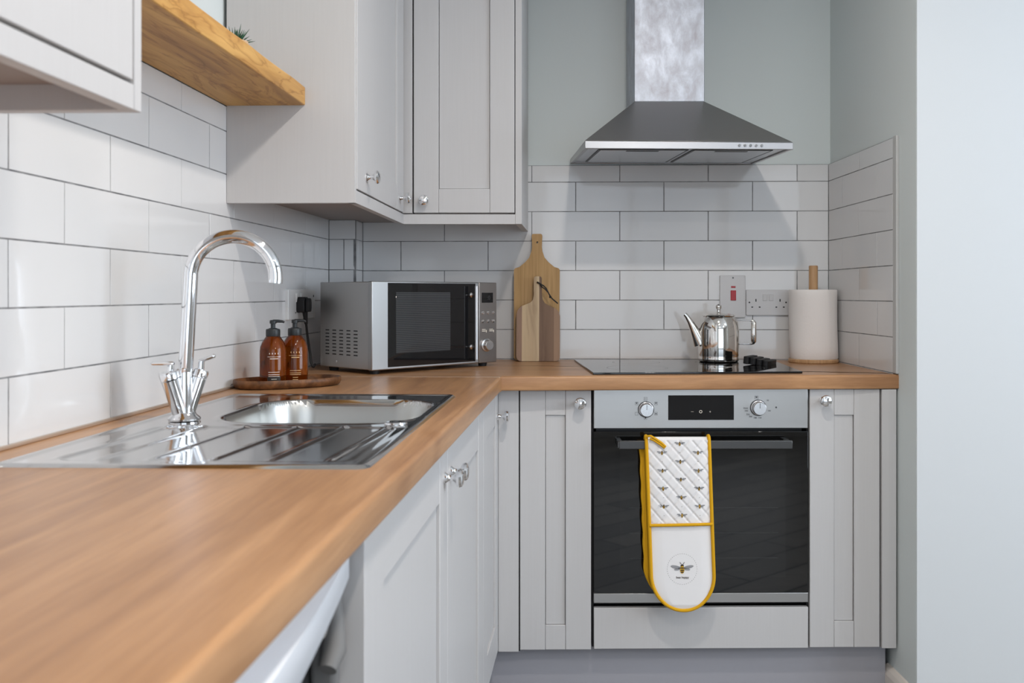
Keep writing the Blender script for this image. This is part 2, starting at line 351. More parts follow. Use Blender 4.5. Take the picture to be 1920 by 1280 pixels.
# oven housing with its plain drawer front
oh = thing('oven_housing', 'light grey oven housing cabinet with a plain drawer front below the oven', 'cabinet', OB, AB)
b = MB(); b.box(-.3035, -.2985, .012, .55, .15, .868); b.box(.2985, .3035, .012, .55, .15, .868); b.box(-.2985, .2985, .012, .55, .15, .168); b.box(-.2985, .2985, .03, .55, .262, .270)
b.build('carcass', 'gap_shade', oh, smooth=0)  # coloured black so the joints round the oven read as shade
MB().box(-.298, .3000, 0, .018, .1475, .2615).build('drawer_front', 'cabinet_grey', oh, bevel=.0012)

# ------------------------------------------------------------------ oven
ov = thing('oven', 'built-in stainless steel and black glass oven under the hob', 'oven', OB, AB)
MB().box(-.29, .29, .03, .54, .2715, .866).build('oven_body', 'black_plastic', ov, smooth=0)
o = MB().box(-.2985, .2985, -.003, .03, .7605, .8705).build('control_panel', 'brushed_steel', ov, bevel=.0015); o['label'] = 'stainless steel control panel'
MB().box(-.0915, .0915, -.0042, -.0028, .784, .8525).build('display', 'black_glass', ov, bevel=.0004, seg=1)
def dial(x, z):
    b = MB(); b.lathe([(0,0),(.0215,0),(.0215,.003),(.019,.004),(.0185,.022),(.017,.024),(0,.024)], 36, (0,0,0), 'y')
    k = b.build('dial', ['chrome_soft'], ov, (x, -.003, z), bevel=0); 
    MB().lathe([(0,0),(.0225,0),(.0225,.0035),(0,.0035)], 36, (0,0,0), 'y').build('dial_ring', 'print_dark', k, (0, 0, 0))
    MB().box(-.0006, .0006, -.0246, -.024, .001, .0155).build('pointer', 'print_dark', k, smooth=0)
mat('chrome_soft', (.80,.80,.81), .22, 1.0)
dial(-.1533, .8135); dial(.1593, .8175)
yP = -.0033
def prn(s, x, z, size=.0062): return text(ov, s, size, (x, yP-.0002, z), (PI/2,0,0), 'print_dark')
for s, x, z in (('50', .186, .838), ('100', .190, .809), ('150', .164, .7895), ('180', .151, .7895), ('200', .138, .793), ('220', .131, .799), ('250', .126, .809), ('MAX', .1245, .816)):
    prn(s, x, z)
def icon(x, z, kind, s=.0042):
    b = MB(); t = .0006; y0, y1 = yP-.0004, yP+.0001
    b.box(x-s, x+s, y0, y1, z-s, z-s+t); b.box(x-s, x-s+t, y0, y1, z-s, z+s); b.box(x+s-t, x+s, y0, y1, z-s, z+s); b.box(x-s, x+s, y0, y1, z+s-t, z+s)
    if kind == 1: b.box(x-s*.5, x+s*.5, y0, y1, z-.0005, z+s*.6); b.box(x-t/2, x+t/2, y0, y1, z-s*.6, z)
    if kind == 2: b.lathe([(0,0),(s*.5,0),(s*.5,.0004),(0,.0004)], 10, (x, y1, z), 'y')
    if kind == 3: b.box(x-s*.4, x-s*.4+t, y0, y1, z-s*.6, z+s*.6); b.box(x+s*.2, x+s*.2+t, y0, y1, z-s*.6, z+s*.6)
    b.build('symbol', 'print_dark', ov, smooth=0)
icon(-.1545, .8425, 3, .0048); icon(-.1795, .830, 1); icon(-.1255, .830, 1); icon(-.1795, .8015, 0); icon(-.1255, .8015, 2); icon(-.1545, .7895, 2, .004)
icon(.1545, .846, 1, .0048)
b = MB()
for x, z in ((-.1545, .8345), (.1545, .838)): b.prism([(x-.0012,z-.0012),(x+.0012,z-.0012),(x,z+.0016)], yP-.0004, yP, axis='y')
b.lathe([(0,0),(.0025,0),(.0025,.0006),(0,.0006)], 14, (.2095, yP+.0002, .8185), 'y')
b.build('symbol', 'print_dark', ov, smooth=0)
b = MB(); y0, y1 = -.0047, -.0042
b.box(-.0285, -.0205, y0, y1, .8068, .8074); b.box(.0225, .0275, y0, y1, .8068, .8074); b.box(.0247, .0253, y0, y1, .8045, .8097)
for i in range(20):
    a = 2*PI*i/20; c = (math.cos(a)*.0036-.001, math.sin(a)*.0036+.8071); b.box(c[0]-.0007, c[0]+.0007, y0, y1, c[1]-.0007, c[1]+.0007)
b.build('display_symbols', 'print_pale', ov, smooth=0)
# door of the oven
od = MB().box(-.2985, .2985, -.004, .022, .303, .752).build('door', 'oven_glass', ov, bevel=.001); od['label'] = 'black glass oven door'
MB().box(-.226, .236, -.0043, -.0038, .345, .700).build('window_glass', 'oven_window', od, smooth=0)
b = MB()
for z in (.40, .47, .54): b.box(-.20, .215, -.0046, -.0042, z, z+.0007)
b.build('rack_lines', 'dark_steel', od, smooth=0)
MB().box(-.2985, .2985, -.0045, .022, .2765, .3028).build('steel_strip', 'brushed_steel', od, bevel=.001)
h = MB(); h.box(-.232, .2428, -.052, -.042, .7105, .7335)
h.box(-.236, -.222, -.050, -.003, .713, .731); h.box(.2290, .2428, -.046, -.003, .713, .731)
h.build('handle', 'dark_steel', od, bevel=.002)

# ------------------------------------------------------------------ double oven glove hanging over the oven handle
mg = thing('oven_glove', 'white double oven glove printed with bees, edged in yellow, hanging over the oven handle', 'oven glove', OB, AB)
gc, gw, gtop, gbot, gseam = -.0735, .0855, .7375, .2735, .508
def gx(z): return gc + (.742-z)*.036            # the glove leans a little to the right lower down
def halfw(z):
    zz = z-gbot
    return gw if zz >= gw*1.12 else gw*math.sqrt(max(0, 1-((gw*1.12-zz)/(gw*1.12))**2))
def gfront(u, v):
    z = gtop - v*(gtop-gbot) if v < 1 else gbot; hw = max(halfw(z), .0006); s = 2*u-1; x = s*hw
    edge = min(1, (1-abs(s))*hw/.012 + .0) ; puff = .0065*math.sqrt(max(0, min(1, (1-s*s)*1.6)))*min(1, (z-gbot+.004)/.02)
    q_ = 0
    if z > gseam+.004:
        a = (x + (z-.74)*.86)/.0345; c = (x - (z-.74)*.86)/.0345
        for w in (a, c):
            fr = abs(w-round(w)); q_ += -.0030*math.exp(-(fr/.07)**2)
        puff += .001
    y = -.0575 - puff - q_ + (.0 if z < .70 else 0)
    y += .006*math.sin((z-.3)*9)*.3
    return (gx(z)+x, y, z)
b = MB(); b.grid(gfront, 60, 200)
# over the bar and closed behind
b.grid(lambda u, v: (gx(gtop)+(2*u-1)*gw, -.047-.0115*math.cos(v*PI), gtop-.003+.0095*math.sin(v*PI)), 12, 12)
b.grid(lambda u, v: (gx(gtop-v*(gtop-gbot))+(2*u-1)*max(.0005, halfw(gtop-v*(gtop-gbot)))*.985, -.0562, gtop-v*(gtop-gbot)), 12, 60)
b.build('glove_front', 'cotton_white', mg, smooth=60, recalc=False)
def outline(off=0, dx=0):
    pts = []; n = 40; z1 = gbot + gw*1.12
    for i in range(13): z = gtop - (gtop-z1)*i/12; pts.append((gx(z)-gw-off+dx, z))
    for i in range(1, n): a = PI + PI*i/n; z = z1 + gw*1.12*math.sin(a); pts.append((gx(z)+(gw+off)*math.cos(a)+dx, z - off*abs(math.sin(a))))
    for i in range(13): z = z1 + (gtop-z1)*i/12; pts.append((gx(z)+gw+off+dx, z))
    return pts
ol = outline()
over = lambda x: [(x, -.047-.013*math.cos(k/6*PI), gtop-.002+.011*math.sin(k/6*PI)) for k in range(6, -1, -1)]
path = over(ol[0][0]) + [(x, -.0605, z) for x, z in ol[1:-1]] + over(ol[-1][0])[::-1]
b = MB(); b.tube(path, .0048, 10, flat=1.0)
b.tube([(gx(gseam)-gw, -.064, gseam-.002), (gx(gseam)-gw*.5, -.0672, gseam-.001), (gx(gseam)+gw*.5, -.0672, gseam+.0005), (gx(gseam)+gw, -.064, gseam+.001)], .0042, 8)
b.build('yellow_binding', 'cotton_yellow', mg, smooth=60)
b = MB(); b.tube([(-.160,-.058,.738), (-.157,-.064,.748), (-.148,-.069,.7495), (-.135,-.071,.742), (-.119,-.071,.731), (-.108,-.069,.7205), (-.110,-.068,.717), (-.124,-.070,.728), (-.139,-.069,.738), (-.150,-.066,.742)], .0033, 8)
b.build('hanging_loop', 'cotton_yellow', mg, smooth=60)
# rear glove behind the bar, its yellow edge showing at the left
b = MB()
def gback(u, v):
    z = gtop-.012 - v*(gtop-.012-gbot-.022); zz = z-gbot-.022; hw = gw if zz >= gw else gw*math.sqrt(max(0, 1-((gw-zz)/gw)**2)); s = 2*u-1
    return (gx(z)-.0115+.001*math.sin(z*95) + s*max(hw,.0005), -.0335-.006*math.sqrt(max(0,1-s*s)), z)
b.grid(gback, 24, 80); b.grid(lambda u, v: (gback(u,v)[0], -.018, gback(u,v)[2]), 24, 80)
b.build('glove_back', 'cotton_yellow', mg, smooth=60)
bo = [(gback(0, v/40)[0], -.0300, gback(0, v/40)[2]) for v in range(41)]
MB().tube(bo, .0055, 10).build('rear_binding', 'cotton_yellow', mg, smooth=60)
# printed bees
def surf(x, z):
    hw = max(halfw(z), .001); u = ((x-gx(z))/hw+1)/2; return gfront(u, (gtop-z)/(gtop-gbot))[1]
def ell(b, cx, cz, rx, rz, rot, mi, lift=.0005, n=14):
    vs = [(cx, surf(cx,cz)-lift, cz)]
    for i in range(n):
        a = 2*PI*i/n; x, z = rx*math.cos(a), rz*math.sin(a); X = cx+x*math.cos(rot)-z*math.sin(rot); Z = cz+x*math.sin(rot)+z*math.cos(rot); vs.append((X, surf(X,Z)-lift, Z))
    b.add(vs, [(0, i+1, (i+1)%n+1) for i in range(n)], mi)
def bee(b, cx, cz, s, big=False):
    for sg in (-1, 1):
        ell(b, cx+sg*s*.95, cz+s*.25, s*.85, s*.25, sg*(R(10) if not big else R(12)), 1, .0009)
        ell(b, cx+sg*s*.70, cz-s*.05, s*.55, s*.20, sg*R(-12), 1, .0009)
    ell(b, cx, cz+s*.45, s*.25, s*.24, 0, 0, .0012)
    ell(b, cx, cz-s*.15, s*.34, s*.62, 0, 2, .0012)
    for k in (.12, -.22, -.52): ell(b, cx, cz+s*k, s*.33*(1 if k > -.4 else .75), s*.10, 0, 0, .0016)
    if big:
        for sg in (-1, 1): ell(b, cx+sg*s*.24, cz+s*.85, s*.04, s*.25, -sg*R(35), 0, .0012)
b = MB()
ys = [(.0,.728),(.0,.679),(.0,.630),(.0,.581),(.0,.533)]
for k in range(5):
    z = .728-.0488*k; bee(b, gx(z)+.004, z, .0080)
    z2 = .7035-.0488*k
    if z2 > .515:
        bee(b, gx(z2)-.045, z2, .0080); bee(b, gx(z2)+.053, z2, .0080)
    for xx, zz in ((.004, z-.0245), (-.045, z2-.0245), (.053, z2-.0245)):
        if zz > .515: ell(b, gx(zz)+xx, zz, .0009, .0009, 0, 0, .001, 6)
z = .388; cx = gx(z)-.001; bee(b, cx, z, .0175, True)
for k in range(44):
    a = 2*PI*k/44; ell(b, cx+.0405*math.cos(a), z-.001+.0415*math.sin(a), .0015, .0004, a+PI/2, 0, .0006, 6)
b.build('bee_print', ['bee_dark', 'bee_wing', 'bee_gold'], mg, smooth=0, recalc=False)
text(mg, 'bee happy', .0085, (cx+.001, surf(cx, z-.024)-.001, z-.0235), (PI/2,0,0), 'bee_dark')

# ------------------------------------------------------------------ base run along the left wall
ZL = (-.2265, -.615, 0); AL = PI/2 - R(.6)
def lx(d): return -d
def lthing(name, label, cat): return thing(name, label, cat, ZL, AL)     # local x = away from camera, -y = into the room
lc = lthing('base_cabinet', 'light grey single door base cabinet in the corner, right of the sink doors', 'cabinet')
d = door(lc, (-.3645, 0, ZD0), 0, .3635, ZD1-ZD0-.004, .085, .087, .066); knob(d, .3635-.03, .652)
carcass(lc, -.3655, 0)
MB().box(-.018, .0, .0205, .06, .146, .87).build('end_strip', 'cabinet_grey', lc, smooth=0)
sk = lthing('sink_cabinet', 'light grey two-door base cabinet under the sink', 'cabinet')
d = door(sk, (-.9415, 0, ZD0), 0, .5745, ZD1-ZD0-.004, .085, .087, .102); knob(d, .033, .664)
d = door(sk, (-1.5565, 0, ZD0), 0, .6115, ZD1-ZD0-.004, .085, .087, .085); knob(d, .6115-.035, .666)
b = MB(); b.box(-1.556,-1.538,.022,.56,.15,.868); b.box(-.386,-.368,.022,.56,.15,.868); b.box(-1.538,-.386,.022,.56,.15,.168); b.box(-1.538,-.386,.552,.56,.168,.868); b.box(-1.538,-.386,.023,.04,.80,.868)
b.build('carcass', 'cabinet_grey', sk, smooth=0)
MB().box(-1.5775, -1.5585, -.001, .56, .0, .868).build('end_panel', 'cabinet_grey', sk, bevel=.001)
# corner post between the runs
cp = thing('corner_post', 'light grey corner post between the two runs of base cabinets', 'post', OB, AB)
MB().box(-.5640, -.5068, .002, .022, .140, .870).build('post_face', 'cabinet_grey', cp, bevel=.001)
# plinths
pb = thing('plinth', 'grey plinth board under the oven run', 'plinth', OB, AB)
MB().box(-.60, .533, .045, .061, .0, .150).build('board', 'plinth_grey', pb, bevel=.001)
pl = thing('plinth', 'grey plinth board under the sink run', 'plinth', ZL, AL)
MB().box(-1.557, .0, .045, .061, .0, .146).build('board', 'plinth_grey', pl, bevel=.001)

# ------------------------------------------------------------------ washing machine
wm = thing('washing_machine', 'white washing machine under the worktop in the foreground, dark round door', 'washing machine', ZL, AL)
def bulge(u): s_ = min(1, u*1.6); return .014 - .020*(1-(1-s_)**2)
b = MB(); N = 24
def low(u): return .812 - .045*u - .03*u*u
vs = []
for i in range(N+1):
    u = i/N; x = -1.588-.60*u; y = bulge(u)
    zs = .848 - .034*u; vs += [(x, y+.024, .862), (x, y+.022, zs+.012), (x, y, zs), (x, y, low(u)+.006), (x, y+.005, low(u)), (x, .060, low(u)), (x, .060, .862)]
k = 7; b.add(vs, [(i*k+j, i*k+(j+1)%k, (i+1)*k+(j+1)%k, (i+1)*k+j) for i in range(N) for j in range(k)] + [tuple(range(k)), tuple(N*k+j for j in range(k))])
b.build('fascia', 'appliance_white', wm, smooth=50)
MB().box(-2.188, -1.588, .0605, .56, .012, .861).build('body', 'appliance_white', wm, bevel=.004)
MB().box(-2.185, -1.592, .048, .060, .10, .800).build('door', 'dark_steel', wm, bevel=.003)
b = MB(); b.tube([(-1.600,.030,.800), (-1.606,.026,.775), (-1.622,.022,.750), (-1.640,.024,.735)], [.010,.012,.014,.010], 12); b.build('hinge', 'gasket_grey', wm)
MB().box(-1.625, -1.600, .020, .048, .700, .752).build('hinge_cover', 'gasket_grey', wm, bevel=.006, seg=3)
MB().tube([(-1.668,.020,.790), (-1.684,.018,.788)], .0045, 10).build('catch', 'chrome', wm)

# ------------------------------------------------------------------ worktops
ZW = .91
def edge_profile(x_in, x_out, t=.040, r=.007):
    p = [(x_in, ZW), (x_out-r-.0015, ZW), (x_out-r, ZW)]
    for i in range(1, 5): a = PI/2 - PI/2*i/4; p.append((x_out-r+r*math.cos(a), ZW-r+r*math.sin(a)))
    for i in range(0, 5): a = -PI/2*i/4; p.append((x_out-r*.6+r*.6*math.cos(a), ZW-t+r*.6+r*.6*math.sin(a)))
    p.append((x_out-r-.002, ZW-t)); p.append((x_in, ZW-t)); return p
def strip(b, A, B, inward, prof):
    """sweep the profile (distance inward is negative x) from A to B"""
    A, B, inn = Vector((*A,0)), Vector((*B,0)), Vector((*inward,0)); n = len(prof)
    vs = [tuple(A - inn*x + Vector((0,0,z))) for x, z in prof] + [tuple(B - inn*x + Vector((0,0,z))) for x, z in prof]
    b.add(vs, [tuple(range(n)), tuple(range(2*n-1,n-1,-1))] + [(i,(i+1)%n,n+(i+1)%n,n+i) for i in range(n)])
# left worktop, with a cut-out for the sink
yJ = -.690
lw = thing('worktop', 'oak-look worktop with the sink let into it, running along the left wall', 'worktop', (-.5, -2.0, 0))
b = MB(); ox, oy = -.5, -2.0
fr0, fr1 = (-.2128-ox, yJ-oy), (-.2412-ox, -3.6-oy)
def fx(y): return -.2128 + (y-yJ)*(.0284/2.91)
hx0, hx1, hy0, hy1 = -.745, -.292, -2.02, -1.20
xi = -.290
strip(b, (fx(-3.6)-ox, -3.6-oy), (fx(yJ)-ox, yJ-oy), (-1,0), edge_profile(-.045, 0))
def wpoly(pts): b.prism([(x-ox, y-oy) for x, y in pts], ZW-.040, ZW)
wpoly([(-.8295,-3.6), (fx(-3.6)-.045,-3.6), (fx(hy0)-.045,hy0), (-.8295,hy0)])
wpoly([(-.8295,hy1), (fx(hy1)-.045,hy1), (fx(yJ)-.045,yJ), (-.8295,yJ)])
wpoly([(-.8295,hy0), (hx0,hy0), (hx0,hy1), (-.8295,hy1)])
wpoly([(hx1,hy0), (fx(hy0)-.045,hy0), (fx(hy1)-.045,hy1), (hx1,hy1)])
b.build('worktop_board', 'oak_along_y', lw, smooth=35)
# back worktop
bw = thing('worktop', 'oak-look worktop along the back wall under the hob', 'worktop', (0,-.3,0))
b = MB(); f0 = Vector((-.2128, -.6655)); f1 = Vector((.8955, -.573)); di = (f1-f0).normalized(); inn = Vector((-di.y, di.x))
strip(b, (f0.x, f0.y+.3), (f1.x, f1.y+.3), (inn.x, inn.y), edge_profile(-.045, 0))
fi0, fi1 = f0+inn*.045, f1+inn*.045
b.prism([(fi0.x, fi0.y+.3), (fi1.x, fi1.y+.3), (.8895,-.545+.3), (.8765,-.54+.3), (.8405,.3-.0008), (-.7395,.3-.0008), (-.7395,-.1265+.3), (-.8295,-.1265+.3), (-.8295,yJ+.001+.3), (-.2128,yJ+.001+.3), (f0.x,f0.y+.3)], ZW-.040, ZW)
b.build('worktop_board', 'oak_along_x', bw, smooth=35)
MB().box(-.8290, -.2150, -.0012, .0012, -.0300, .0006).build('joint_strip', 'joint_metal', bw, (0, yJ+.3, ZW), smooth=0)
# upstand bead in the corner with the left wall
tag(MB().box(-.0035,.0035,-1.45,1.45,0,.006).build('sealant_bead', 'joint_metal', None, (-.8262,-2.145,ZW), bevel=.0015), 'thin brown sealant bead between left worktop and tiles', 'sealant')

# ------------------------------------------------------------------ hob
hb = thing('hob', 'black glass hob set in the back worktop', 'hob', (.32,-.33,ZW))
b = MB(); hp = [(.037-.32,-.612+.33),(.628-.32,-.5465+.33),(.6375-.32,-.088+.33),(-.0185-.32,-.068+.33)]
b.prism(hp, .0002, .006); b.build('glass', 'black_glass', hb, bevel=.0012)
cx0, cy0 = .0, 0
for (cx_, cy_, r_) in ((-.15,-.1,.09), (.15,-.09,.075), (-.14,.13,.075), (.14,.14,.09)):
    for r0 in (r_,):
        b = MB(); n = 48; vs = [(cx_+(r0-.0004)*math.cos(2*PI*i/n), cy_+(r0-.0004)*math.sin(2*PI*i/n), .0062) for i in range(n)] + [(cx_+(r0+.0004)*math.cos(2*PI*i/n), cy_+(r0+.0004)*math.sin(2*PI*i/n), .0062) for i in range(n)]
        b.add(vs, [(i,(i+1)%n,n+(i+1)%n,n+i) for i in range(n)])
        b.build('zone_mark', 'dark_steel', hb, smooth=0, recalc=False)

# ------------------------------------------------------------------ teapot
kx, ky, kz = .4485, -.16, ZW+.006
tp = thing('teapot', 'polished stainless steel teapot standing on the hob', 'teapot', (kx, ky, kz))
b = MB(); b.lathe([(0,.0),(.060,.0),(.064,.003),(.0655,.008),(.0655,.012),(.0645,.016),(.0655,.022),(.0658,.060),(.0650,.100),(.0625,.120),(.0575,.135),(.051,.145),(.049,.1475),(0,.1475)], 64)
b.build('body', 'polished_steel', tp)
b = MB(); b.lathe([(0,.1470),(.053,.1470),(.0535,.1490),(.050,.1515),(.036,.1545),(.014,.1565),(.009,.158),(.0062,.160),(.0055,.166),(.0060,.168),(.0088,.1715),(.0098,.176),(.0088,.181),(.005,.1845),(0,.185)], 48)
b.build('lid', 'polished_steel', tp)
b = MB(); b.tube([(-.058,-.004,.058),(-.068,-.005,.080),(-.080,-.006,.105),(-.092,-.007,.128),(-.103,-.008,.146),(-.110,-.008,.1535)], [.024,.020,.0145,.010,.0075,.0065], 20)
b.build('spout', 'polished_steel', tp)
b = MB(); b.tube([(.055,0,.134),(.075,0,.1335),(.100,0,.1335),(.109,0,.132),(.1125,0,.127),(.1125,0,.09),(.1125,0,.066),(.110,0,.060),(.104,0,.057),(.085,0,.0565),(.063,0,.0565)], [.0022,.0022,.0026,.0050,.0085,.0095,.0090,.0060,.0030,.0022,.0022], 16, up=(0,1,0))
b.build('handle', 'polished_steel', tp)

# black folded trivet
tv = thing('folding_trivet', 'small black folded trivet beside the teapot on the hob', 'trivet', (.560,-.28,ZW+.0062), R(-30))
for k in range(4):
    b = MB(); b.prism(rrect(-.030+.0185*k, 0, .0180, .085, .006, 4), 0, .016 + .0045*(3-k)*.5)
    b.build('bar', 'rubber_black', tv, (0, .006*(k-1.5), 0), (0, R(6), 0), bevel=.0015)
b = MB(); b.box(-.036,.036,-.004,.004,.004,.010); b.build('hinge_pin', 'rubber_black', tv, smooth=0)

# ------------------------------------------------------------------ kitchen roll on its holder
hx, hy = .7655, -.104
rh = thing('paper_towel_holder', 'beech paper towel holder with round base and tall dowel', 'holder', (hx,hy,ZW))
MB().lathe([(0,0),(.078,0),(.0805,.003),(.0805,.010),(.078,.013),(0,.013)], 48).build('base', 'beech', rh)
MB().lathe([(0,.012),(.0145,.012),(.0145,.314),(.013,.317),(0,.317)], 24).build('dowel', 'beech', rh)
pr_ = thing('paper_towel_roll', 'white paper towel roll on the wooden holder', 'paper towel', (hx,hy,ZW+.013))
b = MB(); n = 72
def rollr(a, h): return .0765 + (.0015*(a/(2*PI))) + .0012*math.sin(3*a+h*20) 
hs = [0,.003,.04,.08,.12,.16,.20,.222,.225]
vs = []; 
for h in hs:
    for i in range(n):
        a = 2*PI*i/n - 1.0; r = rollr(2*PI*i/n, h) - (.002 if h in (0,.225) else 0); vs.append((r*math.cos(a)+ (h-.11)*-.012, r*math.sin(a), h))
fs = [(j*n+i, j*n+(i+1)%n, (j+1)*n+(i+1)%n, (j+1)*n+i) for j in range(len(hs)-1) for i in range(n)]
inn_ = len(vs); vs += [(.021*math.cos(2*PI*i/n-1), .021*math.sin(2*PI*i/n-1), h) for h in (0,.225) for i in range(n)]
fs += [(inn_+i, inn_+(i+1)%n, inn_+n+(i+1)%n, inn_+n+i) for i in range(n)]
fs += [(i,(i+1)%n,inn_+(i+1)%n,inn_+i) for i in range(n)] + [((len(hs)-1)*n+i,(len(hs)-1)*n+(i+1)%n,inn_+n+(i+1)%n,inn_+n+i) for i in range(n)]
b.add(vs, fs); b.build('paper', 'paper', pr_, smooth=40)
MB().lathe([(.0205,0),(.0205,.224),(.018,.224),(.018,0),(.0205,0)], 32).build('cardboard_core', 'pot_clay', pr_)

# ------------------------------------------------------------------ chopping boards leaning on the back wall
def board(name, label, outl, thick, mt, loc, tilt, hole):
    t = thing(name, label, 'chopping board', loc); t.rotation_euler = (R(tilt), 0, 0)
    bm = bmesh.new()
    vo = [bm.verts.new((x,0,z)) for x, z in outl]; eo = [bm.edges.new((vo[i], vo[(i+1)%len(vo)])) for i in range(len(vo))]
    vh = [bm.verts.new((hole[0]+hole[2]*math.cos(2*PI*i/14), 0, hole[1]+hole[2]*math.sin(2*PI*i/14))) for i in range(14)]; eh = [bm.edges.new((vh[i], vh[(i+1)%14])) for i in range(14)]
    bmesh.ops.triangle_fill(bm, edges=eo+eh, use_beauty=True)
    r = bmesh.ops.extrude_face_region(bm, geom=bm.faces[:]); bmesh.ops.translate(bm, verts=[g for g in r['geom'] if isinstance(g, bmesh.types.BMVert)], vec=(0,thick,0))
    bmesh.ops.recalc_face_normals(bm, faces=bm.faces)
    me = bpy.data.meshes.new('board_body'); bm.to_mesh(me); bm.free(); me.materials.append(M[mt])
    o = bpy.data.objects.new('board_body', me); COL.objects.link(o); o.parent = t
    md = o.modifiers.new('bevel', 'BEVEL'); md.width = .002; md.segments = 2; md.limit_method = 'ANGLE'; md.angle_limit = R(60)
    return t
def arc(cx, cz, r, a0, a1, n=6): return [(cx+r*math.cos(R(a0+(a1-a0)*i/n)), cz+r*math.sin(R(a0+(a1-a0)*i/n))) for i in range(n+1)]
def sc(p0, p1, n=8):   # s-curve between two points (vertical tangent at the top)
    return [(p0[0]+(p1[0]-p0[0])*(1-math.cos(PI/2*i/n)), p0[1]+(p1[1]-p0[1])*math.sin(PI/2*i/n)) for i in range(n+1)]
w = .0775
right = arc(w-.014, .012, .012, -90, 0) + arc(w-.010, .303, .010, 0, 70) 
rsh = [(w-.018, .3155), (.040, .332), (.026, .348), (.0185, .370), (.0165, .385), (.0172, .412)] + arc(.0115, .4225, .0065, 0, 90, 4)
ro = right + rsh; lo = [(-x, z) for x, z in ro[::-1]]
board('chopping_board', 'tall bamboo paddle chopping board with handle, leaning on the back wall', ro+lo, .015, 'bamboo', (-.1450, -.066, ZW+.001), -5.6, (.001, .400, .0035))
# acacia: the handle sits left of the centre
w2 = .0725
p = arc(w2-.015, .015, .015, -90, 0) + [(w2, .150)] + [(w2-.003, .164), (w2-.014,.176), (.035,.186), (.022,.194), (.0145,.206), (.0115,.225), (.0112,.268)] + arc(.0042, .2765, .007, 0, 90, 4) + arc(-.0082, .2765, .007, 90, 180, 4) + [(-.0155,.24), (-.0155,.218), (-.018,.205), (-.026,.196), (-.042,.189), (-.058,.183), (-.068,.172), (-w2, .158)] + arc(-w2+.017, .017, .017, 180, 270)
b2 = board('chopping_board', 'small striped acacia chopping board with black cord, in front of the bamboo board', p, .013, 'acacia', (-.1385, -.097, ZW+.001), -5.6, (-.0025, .262, .004))
b = MB()
b.tube([(-.0025,.006,.262),(-.001,-.004,.2625),(.008,-.006,.257),(.018,-.006,.251),(.027,-.006,.242),(.035,-.006,.226),(.041,-.005,.214),(.050,-.004,.205),(.066,-.003,.192)], .0022, 8)
b.tube([(-.0025,-.003,.262),(.006,-.005,.259),(.014,-.006,.246),(.023,-.006,.240),(.033,-.006,.229),(.042,-.006,.215)], .0019, 8)
b.lathe([(0,-.004),(.0035,-.003),(.0045,0),(.0035,.003),(0,.004)], 10, (.0405,-.006,.2135))
b.build('cord', 'rubber_black', b2)

# ------------------------------------------------------------------ switches and sockets
def plate(name, label, cx, cz, w_, h_, loc=None, rotz=0, mt='socket_white'):
    t = thing(name, label, 'socket' if 'socket' in name else 'switch', loc or (cx, 0, cz), rotz)
    MB().prism(rrect(0,0,w_,h_,.004), -.009, 0.0008, axis='y').build('plate', mt, t, bevel=.0015); return t
t = plate('cooker_switch', 'tall white cooker switch with red rocker above the teapot', .5177, 1.1258, .0865, .143)
MB().box(-.009,.009,-.0125,-.006,-.014,.020).build('rocker', 'red_plastic', t, (0.002,0,.0005), bevel=.0012)
MB().box(-.0075,.0075,-.0105,-.006,-.003,.003).build('neon', 'red_plastic', t, (0.002,0,.032), bevel=.0006)
for z in (.063, -.063): MB().lathe([(0,.0088),(.003,.0088),(.003,.0098),(0,.0098)], 12, (0,0,0),'y').build('screw', 'dark_steel', t, (.001,0,z))
# shift the neon/screw apart
t2 = plate('wall_socket', 'white double wall socket right of the cooker switch', .6364, 1.1051, .1460, .0868)
b = MB()
for sx in (-.0405, .0405):
    b.box(sx-.002, sx+.002, -.0094, -.0088, .003, .012)
    b.box(sx-.0155, sx-.0095, -.0094, -.0088, -.0175, -.0135); b.box(sx+.0095, sx+.0155, -.0094, -.0088, -.0175, -.0135)
for sx in (-.0625, .0605): b.lathe([(0,.0088),(.0028,.0088),(.0028,.0096),(0,.0096)], 12, (sx,0,.0005),'y')
b.build('socket_holes', 'black_plastic', t2, smooth=0)
for sx in (-.0105, .0105): MB().box(-.0075,.0075,-.0118,-.006,-.011,.011).build('rocker', 'socket_white', t2, (sx,0,.018), (R(4),0,0), bevel=.001)
# left wall: wide plate, local x = away from camera
t3 = plate('wall_socket', 'wide white wall socket on the left wall behind the soap bottles', 0, 0, .270, .088, loc=(-.83, -.458, 1.104), rotz=PI/2, mt='white_plastic')
MB().box(-.012,.012,-.0120,-.006,-.013,.013).build('rocker', 'white_plastic', t3, (-.010,0,.020), (R(4),0,0), bevel=.001)
MB().box(-.012,.012,-.0120,-.006,-.013,.013).build('rocker', 'white_plastic', t3, (-.052,0,.020), (R(4),0,0), bevel=.001)
b = MB(); b.box(-.052,-.048,-.0094,-.0088,-.006,.004); b.box(-.070,-.064,-.0094,-.0088,-.026,-.022); b.box(-.038,-.032,-.0094,-.0088,-.026,-.022)
b.lathe([(0,.0088),(.0035,.0088),(.0035,.0100),(0,.0100)], 12, (.118,0,.024),'y'); b.build('socket_holes', 'black_plastic', t3, smooth=0)
pg = thing('power_plug', 'black power plug and cable in the socket on the left wall', 'plug', (-.8215, -.498, 1.101), PI/2)
pg.scale = (.88, 1, .94)
b = MB(); b.prism([(-.022,-.022),(.020,-.022),(.026,-.010),(.026,.012),(.020,.026),(-.018,.026),(-.024,.012),(-.024,-.012)], -.024, 0.001, axis='y'); b.prism([(-.015,-.020),(.014,-.020),(.018,-.008),(.018,.010),(.012,.022),(-.012,.022),(-.016,.010)], -.036, -.024, axis='y')
b.build('plug_body', 'rubber_black', pg, bevel=.003, seg=3)
